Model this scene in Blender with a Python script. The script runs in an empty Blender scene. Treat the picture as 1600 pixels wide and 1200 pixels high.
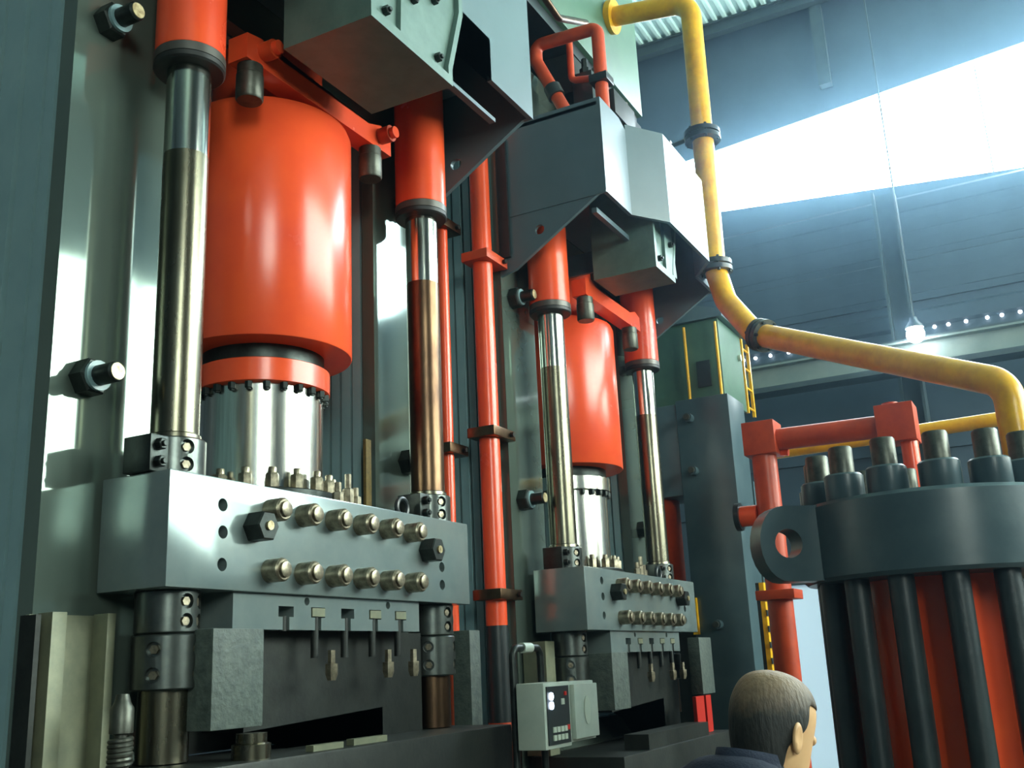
import bpy, bmesh, math, random
from mathutils import Vector, Matrix
random.seed(7)
S = bpy.context.scene
COL = S.collection
PI = math.pi

# ------------------------------------------------------------------ camera
yaw, pitch, roll = (math.radians(a) for a in (27.47, 15.21, -2.66))
fw = Vector((math.cos(yaw)*math.cos(pitch), math.sin(yaw)*math.cos(pitch), math.sin(pitch)))
rt = Vector((math.sin(yaw), -math.cos(yaw), 0)); up = rt.cross(fw)
r2 = rt*math.cos(roll) + up*math.sin(roll); u2 = -rt*math.sin(roll) + up*math.cos(roll)
cd = bpy.data.cameras.new('camera'); cam = bpy.data.objects.new('camera', cd); COL.objects.link(cam)
cd.sensor_width = 36.0; cd.lens = 1627/1600*36.0; cd.clip_end = 200
M = Matrix((r2, u2, -fw)).transposed().to_4x4(); M.translation = Vector((0, 0, 1.7))
cam.matrix_world = M
S.camera = cam

# ------------------------------------------------------------------ world, exposure
w = bpy.data.worlds.new('sky'); S.world = w; w.use_nodes = True
bg = w.node_tree.nodes['Background']; bg.inputs[0].default_value = (0.72, 0.88, 1.0, 1); bg.inputs[1].default_value = 1.0
# thin blue haze added for the lens glow around the high strip
hz = w.node_tree.nodes.new('ShaderNodeVolumeScatter'); hz.inputs['Density'].default_value = 0.0055; hz.inputs['Anisotropy'].default_value = 0.93; hz.inputs['Color'].default_value = (0.42, 0.74, 1.0, 1)
w.node_tree.links.new(hz.outputs[0], w.node_tree.nodes['World Output'].inputs['Volume'])
S.view_settings.view_transform = 'Standard'; S.view_settings.look = 'None'
S.view_settings.exposure = 0.40; S.view_settings.gamma = 1.0; S.view_settings.use_curve_mapping = False
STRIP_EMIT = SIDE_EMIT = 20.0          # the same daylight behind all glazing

# ------------------------------------------------------------------ materials
def lin(c):
    return tuple(((v/255)/12.92 if v <= 10 else (((v/255)+0.055)/1.055)**2.4) for v in c) + (1,)
MATS = {}
def mat(name, rgb, rough=0.5, metal=0.0, rgb2=None, scale=6.0, bump=0.0, bscale=60.0, rvar=0.0, stretch=None, coat=0.0, emit=None, estr=0.0, spec=0.5):
    m = bpy.data.materials.new(name); m.use_nodes = True; nt = m.node_tree; b = nt.nodes['Principled BSDF']
    b.inputs['Roughness'].default_value = rough; b.inputs['Metallic'].default_value = metal
    b.inputs['Specular IOR Level'].default_value = spec
    b.inputs['Base Color'].default_value = lin(rgb)
    if coat: b.inputs['Coat Weight'].default_value = coat; b.inputs['Coat Roughness'].default_value = 0.12
    if emit: b.inputs['Emission Color'].default_value = lin(emit); b.inputs['Emission Strength'].default_value = estr
    if rgb2 or bump or rvar:
        tc = nt.nodes.new('ShaderNodeTexCoord'); mp = nt.nodes.new('ShaderNodeMapping')
        if stretch: mp.inputs['Scale'].default_value = stretch
        nt.links.new(tc.outputs['Object'], mp.inputs[0])
    if rgb2 or rvar:
        n = nt.nodes.new('ShaderNodeTexNoise'); n.inputs['Scale'].default_value = scale; n.inputs['Detail'].default_value = 6; n.inputs['Roughness'].default_value = 0.62
        nt.links.new(mp.outputs[0], n.inputs['Vector'])
        cr = nt.nodes.new('ShaderNodeValToRGB'); cr.color_ramp.elements[0].position = 0.36; cr.color_ramp.elements[1].position = 0.68
        cr.color_ramp.elements[0].color = lin(rgb); cr.color_ramp.elements[1].color = lin(rgb2 or rgb)
        nt.links.new(n.outputs['Fac'], cr.inputs[0])
        if rgb2: nt.links.new(cr.outputs[0], b.inputs['Base Color'])
        if rvar:
            mr = nt.nodes.new('ShaderNodeMapRange'); mr.inputs['To Min'].default_value = max(0.02, rough-rvar); mr.inputs['To Max'].default_value = rough+rvar
            nt.links.new(n.outputs['Fac'], mr.inputs['Value']); nt.links.new(mr.outputs[0], b.inputs['Roughness'])
    if bump:
        n2 = nt.nodes.new('ShaderNodeTexNoise'); n2.inputs['Scale'].default_value = bscale; n2.inputs['Detail'].default_value = 3
        nt.links.new(mp.outputs[0], n2.inputs['Vector'])
        bp = nt.nodes.new('ShaderNodeBump'); bp.inputs['Strength'].default_value = bump; bp.inputs['Distance'].default_value = 0.01
        nt.links.new(n2.outputs['Fac'], bp.inputs['Height']); nt.links.new(bp.outputs[0], b.inputs['Normal'])
    MATS[name] = m
    return m
mat('frame_paint', (112, 140, 144), 0.32, 0.0, (122, 150, 153), 3, 0.12, 9, 0.08)
mat('frame_face', (104, 118, 110), 0.07, 0.6, (112, 126, 117), 2.5, 0.012, 4, 0.02)
mat('hood_paint', (74, 92, 98), 0.34, 0.0, (80, 98, 104), 4, 0.06, 12, 0.06)
mat('grey_green_paint', (92, 116, 108), 0.42, 0.0, (78, 102, 96), 9, 0.06, 30)
mat('plate_paint', (124, 136, 134), 0.20, 0.4, (110, 124, 124), 4, 0.02, 30, 0.05)
mat('orange_paint', (228, 84, 42), 0.25, 0.0, (216, 70, 40), 2.2, 0.08, 7, 0.08)
mat('orange_dull', (194, 70, 30), 0.40, 0.0, (166, 54, 24), 6, 0.06, 30)
mat('yellow_paint', (222, 170, 28), 0.30, 0.0, (196, 140, 22), 7, 0.04, 30)
mat('chrome', (205, 208, 200), 0.16, 1.0, (170, 172, 160), 8, 0, 30, 0.06, (1, 1, 0.12))
mat('rod_oily', (124, 121, 104), 0.27, 1.0, (90, 87, 74), 5, 0.03, 40, 0.08, (1, 1, 0.25))
mat('rod_brown', (104, 82, 62), 0.32, 1.0, (62, 46, 38), 7, 0.04, 40, 0.10, (1, 1, 0.3))
mat('ram_steel', (222, 224, 216), 0.22, 1.0, (190, 190, 180), 9, 0, 30, 0.10, (6, 6, 0.25))
mat('coupling_steel', (98, 104, 100), 0.30, 0.85, (78, 84, 82), 12, 0.05, 50, 0.06)
mat('dark_steel', (58, 64, 62), 0.38, 0.8, (40, 44, 42), 14, 0.06, 60)
mat('black_rubber', (22, 24, 24), 0.5)
mat('black_paint', (26, 32, 34), 0.34, 0.0, (36, 44, 46), 10, 0.06, 40)
mat('collar_grey', (84, 82, 78), 0.4, 0.5)
mat('bolt_steel', (150, 142, 122), 0.38, 0.8, (92, 84, 70), 30, 0.1, 90)
mat('bolt_face', (190, 178, 140), 0.4, 0.6, (120, 104, 70), 40)
mat('rough_block', (74, 84, 78), 0.62, 0.0, (50, 60, 56), 20, 0.5, 40)
mat('die_dark', (38, 42, 38), 0.5, 0.4, (26, 30, 28), 12, 0.12, 40)
mat('guide_steel', (116, 118, 96), 0.5, 0.3, (98, 102, 84), 12, 0.05, 30)
mat('brass_scale', (110, 92, 48), 0.5, 0.4, (80, 68, 40), 40)
mat('thin_hair', (66, 62, 54), 0.6, 0.0, (150, 130, 104), 38, 0.4, 120)
mat('flange_paint', (54, 72, 78), 0.32, 0.0, (64, 82, 87), 5, 0.10, 14, 0.05)
mat('acc_rod', (34, 44, 48), 0.40, 0.0, (46, 56, 58), 8, 0.15, 40)
mat('stud_steel', (84, 86, 78), 0.42, 0.7, (62, 64, 58), 20, 0.1, 60)
mat('box_grey', (170, 180, 168), 0.45, 0.0, (156, 168, 158), 8)
mat('panel_dark', (36, 42, 42), 0.35)
mat('led_white', (220, 235, 255), 0.4, emit=(215, 232, 255), estr=6.0)
mat('button_red', (190, 36, 26), 0.35)
mat('button_pale', (176, 186, 170), 0.4)
mat('tank_green', (70, 104, 82), 0.42, 0.0, (62, 94, 76), 4, 0.05, 12)
mat('cabin_green', (64, 96, 78), 0.5, 0.0, (54, 84, 70), 5)
mat('wall_sheet', (54, 70, 82), 0.5, 0.0, (46, 61, 72), 1.2)
mat('roof_sheet', (180, 210, 204), 0.5, 0.0, (168, 198, 194), 1.0)
mat('beam_steel', (44, 58, 62), 0.5, 0.0, (54, 68, 70), 3)
mat('crane_paint', (110, 124, 119), 0.5, 0.0, (96, 112, 109), 3)
mat('floor_concrete', (78, 80, 74), 0.55, 0.0, (60, 62, 58), 2, 0.1, 20)
hm = mat('hair', (26, 28, 26), 0.6, 0.0, (40, 40, 37), 60, 0.3, 120, stretch=(1, 1, 0.3))
def thin_crown(m):                                   # hair thins out to scalp over the crown
    nt = m.node_tree; b = nt.nodes['Principled BSDF']; src = b.inputs['Base Color'].links[0].from_socket
    tc = nt.nodes.new('ShaderNodeTexCoord'); sx = nt.nodes.new('ShaderNodeSeparateXYZ'); nt.links.new(tc.outputs['Object'], sx.inputs[0])
    nz = nt.nodes.new('ShaderNodeTexNoise'); nz.inputs['Scale'].default_value = 55; nz.inputs['Detail'].default_value = 4; nt.links.new(tc.outputs['Object'], nz.inputs['Vector'])
    ad = nt.nodes.new('ShaderNodeMath'); ad.operation = 'MULTIPLY_ADD'; ad.inputs[1].default_value = 0.05; nt.links.new(nz.outputs['Fac'], ad.inputs[0]); nt.links.new(sx.outputs['Z'], ad.inputs[2])
    mr = nt.nodes.new('ShaderNodeMapRange'); mr.inputs['From Min'].default_value = 1.595; mr.inputs['From Max'].default_value = 1.690; mr.inputs['To Max'].default_value = 0.55; nt.links.new(ad.outputs[0], mr.inputs['Value'])
    mx = nt.nodes.new('ShaderNodeMix'); mx.data_type = 'RGBA'; nt.links.new(mr.outputs[0], mx.inputs['Factor']); nt.links.new(src, mx.inputs['A']); mx.inputs['B'].default_value = lin((176, 146, 112))
    nt.links.new(mx.outputs['Result'], b.inputs['Base Color'])
thin_crown(hm)
mat('skin', (214, 170, 120), 0.5, 0.0, (204, 158, 112), 14)
mat('navy_cloth', (26, 36, 56), 0.85, 0.0, (34, 44, 64), 30, 0.3, 200)
mat('dark_cloth', (30, 32, 38), 0.85)
mat('shoe_leather', (20, 18, 16), 0.4)
mat('door_pale', (196, 214, 226), 0.5)
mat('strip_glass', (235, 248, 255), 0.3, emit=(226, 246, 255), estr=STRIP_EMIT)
mat('side_glass', (235, 245, 245), 0.3, emit=(234, 250, 240), estr=SIDE_EMIT)
mat('lamp_glow', (255, 255, 255), 0.3, emit=(240, 250, 255), estr=60)
mat('hole_glow', (255, 255, 255), 0.3, emit=(235, 245, 255), estr=8)
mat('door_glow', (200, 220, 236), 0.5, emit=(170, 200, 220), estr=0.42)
mat('red_plastic', (170, 34, 22), 0.4)

# ------------------------------------------------------------------ mesh helpers
def B(): return bmesh.new()
def box(bm, x0, x1, y0, y1, z0, z1, bev=0.0):
    vs = [bm.verts.new(c) for c in ((x0,y0,z0),(x1,y0,z0),(x1,y1,z0),(x0,y1,z0),(x0,y0,z1),(x1,y0,z1),(x1,y1,z1),(x0,y1,z1))]
    fs = [bm.faces.new([vs[i] for i in q]) for q in ((0,3,2,1),(4,5,6,7),(0,1,5,4),(1,2,6,5),(2,3,7,6),(3,0,4,7))]
    if bev:
        es = list({e for f in fs for e in f.edges})
        bmesh.ops.bevel(bm, geom=es, offset=bev, segments=2, affect='EDGES', profile=0.6)
    return bm
def frame_of(d):
    d = Vector(d).normalized(); a = Vector((0,0,1)) if abs(d.z) < 0.9 else Vector((1,0,0))
    u = d.cross(a).normalized(); v = d.cross(u).normalized(); return u, v
def rings(bm, rows, closed_ends=True):
    rv = [[bm.verts.new(p) for p in row] for row in rows]; n = len(rows[0])
    for a, b in zip(rv, rv[1:]):
        for i in range(n):
            bm.faces.new((a[i], a[(i+1)%n], b[(i+1)%n], b[i]))
    if closed_ends:
        bm.faces.new(list(reversed(rv[0]))); bm.faces.new(rv[-1])
    bmesh.ops.recalc_face_normals(bm, faces=bm.faces[:])
    return bm
def rod(bm, p0, p1, r0, r1=None, n=24, prof=None):
    p0, p1 = Vector(p0), Vector(p1); d = p1-p0; u, v = frame_of(d); r1 = r0 if r1 is None else r1
    prof = prof or [(0, r0), (1, r1)]
    rows = [[p0+d*t+(u*math.cos(2*PI*k/n)+v*math.sin(2*PI*k/n))*r for k in range(n)] for t, r in prof]
    return rings(bm, rows)
def lathe(bm, cx, cy, prof, n=48):        # prof: (r, z) list, about the vertical axis
    rows = [[Vector((cx+r*math.cos(2*PI*k/n), cy+r*math.sin(2*PI*k/n), z)) for k in range(n)] for r, z in prof]
    return rings(bm, rows)
def prism(bm, poly, axis, a, b):          # poly in the other two axes
    def P(q, t):
        return {'x': (t, q[0], q[1]), 'y': (q[0], t, q[1]), 'z': (q[0], q[1], t)}[axis]
    v0 = [bm.verts.new(P(q, a)) for q in poly]; v1 = [bm.verts.new(P(q, b)) for q in poly]; n = len(poly)
    f0 = bm.faces.new(v0); f1 = bm.faces.new(list(reversed(v1)))
    for i in range(n): bm.faces.new((v0[i], v1[i], v1[(i+1)%n], v0[(i+1)%n]))
    bmesh.ops.triangulate(bm, faces=[f for f in (f0, f1) if len(f.verts) > 4])
    bmesh.ops.recalc_face_normals(bm, faces=bm.faces[:])
    return bm
def fillet(path, rad, seg=8):
    path = [Vector(p) for p in path]; out = [path[0]]
    for a, b, c in zip(path, path[1:], path[2:]):
        d0 = (a-b).normalized(); d1 = (c-b).normalized(); ang = d0.angle(d1)
        if ang > PI-0.02: out.append(b); continue
        t = min(rad/math.tan(ang/2), (a-b).length*0.49, (c-b).length*0.49); rr = t*math.tan(ang/2)
        s, e = b+d0*t, b+d1*t; cen = b+(d0+d1).normalized()*(rr/math.sin(ang/2))
        v0, v1 = s-cen, e-cen; tot = v0.angle(v1); ax = v0.cross(v1).normalized()
        for k in range(seg+1): out.append(cen + Matrix.Rotation(tot*k/seg, 3, ax) @ v0)
    out.append(path[-1]); return out
def sweep(bm, path, r, n=20):
    rows = []; u = None
    for i, p in enumerate(path):
        d = (path[min(i+1, len(path)-1)]-path[max(i-1, 0)]).normalized()
        if u is None: u, _ = frame_of(d)
        u = (u-d*u.dot(d)).normalized(); v = d.cross(u)
        rows.append([p+(u*math.cos(2*PI*k/n)+v*math.sin(2*PI*k/n))*r for k in range(n)])
    return rings(bm, rows)
def smooth(me, ang=35):
    me.polygons.foreach_set('use_smooth', [True]*len(me.polygons))
    me.set_sharp_from_angle(angle=math.radians(ang))
def obj(name, bm, m, parent=None, at=None, sharp=35, label=None, kind=None):
    """bm in world coordinates (or local when at= is given); parented keeping the world place"""
    me = bpy.data.meshes.new(name); bm.to_mesh(me); bm.free(); smooth(me, sharp)
    me.materials.append(MATS[m]); o = bpy.data.objects.new(name, me); COL.objects.link(o)
    place(o, parent, at)
    if label: o['label'] = label
    if kind: o['kind'] = kind
    return o
def wloc(o):
    v = o.location.copy()
    while o.parent: o = o.parent; v += o.location
    return v
def place(o, parent, at=None):
    w0 = Vector(at) if at is not None else Vector((0, 0, 0))
    if parent: o.parent = parent; o.location = w0 - wloc(parent)
    else: o.location = w0
def inst(src, at, parent, name=None):
    o = src.copy(); COL.objects.link(o)
    if name: o.name = name
    o.parent = None; place(o, parent, at); return o
def thing(name, label, cat, loc, group=None):
    o = bpy.data.objects.new(name, None); COL.objects.link(o); o.location = loc; o.empty_display_size = 0.1
    o['label'] = label; o['category'] = cat
    if group: o['group'] = group
    return o
def tag(o, label, cat, group=None):
    o['label'] = label; o['category'] = cat
    if group: o['group'] = group
    return o
def struct(name, bm, m, label=None):
    o = obj(name, bm, m); o['kind'] = 'structure'
    if label: o['label'] = label
    return o
def drill(bm, cutters):
    """bm minus cutters (both in world coordinates), as a new bmesh"""
    os_ = []
    for b in (bm, cutters):
        me = bpy.data.meshes.new('tmp'); b.to_mesh(me); b.free(); o = bpy.data.objects.new('tmp', me); COL.objects.link(o); os_.append(o)
    md = os_[0].modifiers.new('cut', 'BOOLEAN'); md.operation = 'DIFFERENCE'; md.solver = 'EXACT'; md.object = os_[1]
    bpy.context.view_layer.update()
    me = bpy.data.meshes.new_from_object(os_[0].evaluated_get(bpy.context.evaluated_depsgraph_get()))
    out = bmesh.new(); out.from_mesh(me)
    for o in os_:
        m0 = o.data; bpy.data.objects.remove(o); bpy.data.meshes.remove(m0)
    bpy.data.meshes.remove(me)
    return out
class Kit:
    """one mesh shared by alike pieces"""
    def __init__(s, name, bm, m, sharp=35):
        s.name = name; s.me = bpy.data.meshes.new(name); bm.to_mesh(s.me); bm.free(); smooth(s.me, sharp); s.me.materials.append(MATS[m])
    def put(s, at, parent, rot=None):
        o = bpy.data.objects.new(s.name, s.me); COL.objects.link(o); place(o, parent, at)
        if rot: o.rotation_euler = rot
        return o

# ------------------------------------------------------------------ the hall
XE, XR, YW, YB, ZR = 17.0, -11.0, -9.0, 7.5, 13.0
bm = B(); box(bm, XR-.3, XE+.3, YW-.3, YB+.3, -0.2, 0.0); struct('floor', bm, 'floor_concrete', 'dark grey concrete floor of the hall')
# roof: purlin beams along Y, ribbed sheets
bm = B(); box(bm, XR-.3, XE+.3, YW-.3, YB+.3, ZR, ZR+.08); ceil = struct('ceiling', bm, 'roof_sheet', 'pale green ribbed steel roof')
kit = Kit('roof_rib', prism(B(), [(-.05, 0), (-.03, -.05), (.03, -.05), (.05, 0)], 'x', 0, 10.0), 'roof_sheet')
for k in range(88): kit.put((XE-10.1, YB-.3-k*.18, ZR), ceil)
def ibeam(bm, axis, a, b, c1, ztop, h, wd, t=.03):
    if axis == 'y':
        box(bm, c1-wd/2, c1+wd/2, a, b, ztop-t, ztop); box(bm, c1-wd/2, c1+wd/2, a, b, ztop-h, ztop-h+t); box(bm, c1-t/2, c1+t/2, a, b, ztop-h+t, ztop-t)
    else:
        box(bm, a, b, c1-wd/2, c1+wd/2, ztop-t, ztop); box(bm, a, b, c1-wd/2, c1+wd/2, ztop-h, ztop-h+t); box(bm, a, b, c1-t/2, c1+t/2, ztop-h+t, ztop-t)
    return bm
for k, x in enumerate((XE-.25, 13.2, 9.4, 5.6, 1.8, -2.0, -5.8, -9.6)):
    o = struct('trim_%d' % (k+1), ibeam(B(), 'y', YW, YB, x, ZR-.051, .24, .16), 'beam_steel', 'dark steel roof beam')
# end wall with a glazed daylight strip
def zt(y): return 10.56 + min(4.44-y, 5.4)*0.086  # strip widens towards -Y: glare around the glass built into its outline
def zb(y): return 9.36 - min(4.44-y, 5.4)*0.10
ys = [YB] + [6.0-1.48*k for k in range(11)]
YE = -8.8
wall = struct('wall_end', prism(B(), [(YW, 0), (YB, 0), (YB, zb(6)), (6.0, zb(6.0)), (-.96, zb(-.96)), (YW, zb(-.96))], 'x', XE, XE+.2), 'wall_sheet', 'dark blue sheet-clad end wall')
obj('upper_cladding', prism(B(), [(YW, zt(-.96)), (-.96, zt(-.96)), (6.0, zt(6.0)), (YB, zt(6.0)), (YB, ZR), (YW, ZR)], 'x', XE, XE+.2), 'wall_sheet', wall)
obj('side_cladding', box(B(), XE, XE+.2, YW, YE, zb(YE), zt(YE)), 'wall_sheet', wall)
obj('side_cladding', box(B(), XE, XE+.2, 6.0, YB, zb(6), zt(6)), 'wall_sheet', wall)
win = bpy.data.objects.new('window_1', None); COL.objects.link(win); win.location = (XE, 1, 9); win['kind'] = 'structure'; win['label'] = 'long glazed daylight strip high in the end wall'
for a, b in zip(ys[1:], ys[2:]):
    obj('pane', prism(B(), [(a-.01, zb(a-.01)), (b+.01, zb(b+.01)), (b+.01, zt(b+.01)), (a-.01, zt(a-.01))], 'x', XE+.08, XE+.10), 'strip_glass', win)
# girts and cladding ribs on the end wall, column, crane girder
kit = Kit('girt', box(B(), -.05, 0, YW+.1, YB-.1, -.06, .06), 'wall_sheet')
for z in (4.0, 4.7, 5.1, 7.1, 7.45, 7.8, 8.15, 8.5): kit.put((XE, 0, z), wall)
kit = Kit('cladding_rib', prism(B(), [(-.05, .11), (0, .16), (0, -.16), (-.05, -.11)][::-1], 'y', YW+.05, YB-.05), 'wall_sheet')
for z in (6.75, 7.28, 7.62, 7.98, 8.33, 8.7): kit.put((XE-.001, 0, z), wall)
cw = struct('trim_20', B() if False else ibeam(B(), 'y', YW+.2, YB-.2, 15.6, 6.0, .36, .30), 'crane_paint', 'pale crane runway girder along the end wall')
obj('crane_rail', box(B(), 15.56, 15.64, YW+.2, YB-.2, 6.0, 6.06), 'beam_steel', cw)
obj('lower_flange', box(B(), 15.40, 15.80, YW+.2, YB-.2, 5.56, 5.639), 'beam_steel', cw)
for i, y in enumerate((1.70, 7.0, -4.0)):
    b = B(); 
    for dy in (-.15, .15): box(b, 16.3, 16.7, y+dy-.02, y+dy+.02, 0, 8.75)
    box(b, 16.48, 16.52, y-.15, y+.15, 0, 8.75); struct('trim_%d' % (30+i), b, 'beam_steel', 'dark steel hall column')
kit = Kit('daylight_hole', rod(B(), (0, 0, 0), (-.012, 0, 0), .028, n=12), 'hole_glow')
yy = 4.35
for k in range(26):
    if k not in (4, 7, 8, 9, 10, 11): kit.put((XE-.052, yy, 6.56), wall)
    yy -= .205 + .05*((k*7) % 3)
struct('trim_40', box(B(), XE-.2, XE-.02, 2.30, 2.50, 11.15, 12.7), 'beam_steel', 'short steel strut under the roof beam')
# door opening glow at floor level, seen past the orange standpipe
dr = bpy.data.objects.new('door_1', None); COL.objects.link(dr); dr.location = (XE, 3.8, 0); dr['kind'] = 'structure'; dr['label'] = 'pale translucent hall door'
obj('door_leaf', box(B(), XE-.06, XE-.02, 3.2, 4.5, 0, 2.75), 'door_glow', dr); b = B(); box(b, XE-.12, XE-.061, 3.1, 3.2, 0, 2.85); box(b, XE-.12, XE-.061, 4.5, 4.6, 0, 2.85); box(b, XE-.12, XE-.061, 3.2, 4.5, 2.75, 2.85); obj('door_frame', b, 'beam_steel', dr)
# back wall behind the presses, wall behind the camera, window wall facing the presses
struct('wall_back', box(B(), XR, XE, YB, YB+.2, 0, ZR), 'wall_sheet', 'dark blue sheet wall behind the presses')
def window_wall(name, label, axis, pos, a, b, bays, z0, z1, glass, wn, thick):
    """bays = list of (start, end) openings"""
    bm = B()
    def bx(u0, u1, q0, q1):
        if axis == 'x': box(bm, min(pos, pos+thick), max(pos, pos+thick), u0, u1, q0, q1)
        else: box(bm, u0, u1, min(pos, pos+thick), max(pos, pos+thick), q0, q1)
    bays = [(q[0], q[1], q[2] if len(q) > 2 else z0, q[3] if len(q) > 3 else glass) for q in bays]
    bx(a, b, z1, ZR); e = a
    for s, t, zs, _ in bays: bx(e, s, 0, z1); bx(s, t, 0, zs); e = t
    bx(e, b, 0, z1)
    struct(name, bm, 'wall_sheet', label)
    for i, (s, t, z0, glass) in enumerate(bays):
        wd = bpy.data.objects.new('window_%d_offscreen' % (wn+i), None); COL.objects.link(wd); wd['kind'] = 'structure'; wd['label'] = 'tall glazed window out of view that lights the presses'
        cen = (pos, (s+t)/2, z0) if axis == 'x' else ((s+t)/2, pos, z0); wd.location = cen
        q = pos+thick*.5
        g = B(); fr = B()
        if axis == 'x':
            box(g, q-.01, q+.01, s, t, z0, z1); 
            for u in (s+.03, (s+t)/2, t-.03): box(fr, q-.05, q-.012 if thick < 0 else q+.05, u-.03, u+.03, z0, z1) if False else box(fr, q+.012*(-1 if thick > 0 else 1), q+.06*(-1 if thick > 0 else 1), u-.03, u+.03, z0, z1)
        else:
            box(g, s, t, q-.01, q+.01, z0, z1)
            for u in (s+.03, t-.03): box(fr, u-.03, u+.03, q+.012, q+.06, z0, z1)
        obj('pane_offscreen', g, glass, wd); obj('window_frame_offscreen', fr, 'beam_steel', wd)
window_wall('wall_side', 'dark sheet wall with tall windows, the middle three added, facing the presses', 'y', YW, XR, XE, [(-10.6, -8.5), (-7.9, -5.8), (4.5, 6.6), (7.0, 9.1), (9.5, 11.6), (12.1, 14.1), (14.2, 16.3)], 4.5, 9.6, 'side_glass', 2, -.2)  # the three middle bays are added to brighten the press fronts
struct('wall_rear', box(B(), XR-.2, XR, YW, YB, 0, ZR), 'wall_sheet', 'dark sheet wall behind the viewer')

# ------------------------------------------------------------------ shared small hardware
def nut_bm(axis, r, l, tip_r, tip_l, hexa=False):
    """a nut with a stud end, pointing along -Y or +Z, base at the origin"""
    d = {'-y': Vector((0,-1,0)), '+z': Vector((0,0,1)), '-x': Vector((-1,0,0)), '-z': Vector((0,0,-1))}[axis]
    b = B(); n = 6 if hexa else 18
    rod(b, (0,0,0), d*l, r, n=n, prof=[(0, r), (.9, r), (1, r*.86)])
    rod(b, d*(l-.002), d*(l+tip_l), tip_r, n=14, prof=[(0, tip_r), (.85, tip_r), (1, tip_r*.85)])
    return b
K_plate_nut = Kit('stud_nut', nut_bm('-y', .050, .085, .034, .014), 'bolt_steel')
K_ringbolt = Kit('gland_bolt', nut_bm('-z', .020, .034, .012, .006, True), 'dark_steel')
K_flangebolt = Kit('flange_bolt', nut_bm('+z', .034, .07, .020, .03, True), 'bolt_steel')
K_clampscrew = Kit('clamp_screw', nut_bm('-y', .024, .03, .012, .012, True), 'dark_steel')
K_tie_tip = None

def tie_bolt(par, x, z, yf):
    t = obj('tie_bolt', rod(B(), (x, yf, z), (x, yf-.075, z), .078, n=6, prof=[(0, .078), (.9, .078), (1, .07)]), 'dark_steel', par, sharp=30)
    obj('washer_face', rod(B(), (x, yf-.075, z), (x, yf-.09, z), .062, n=20), 'frame_paint', t)
    obj('stud_end', rod(B(), (x, yf-.09, z), (x, yf-.19, z), .042, n=20, prof=[(0, .042), (.92, .042), (1, .036)]), 'dark_steel', t)
    b = B(); rod(b, (x, yf-.1901, z), (x, yf-.194, z), .034, n=20); obj('stud_face', b, 'bolt_face', t)

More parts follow.
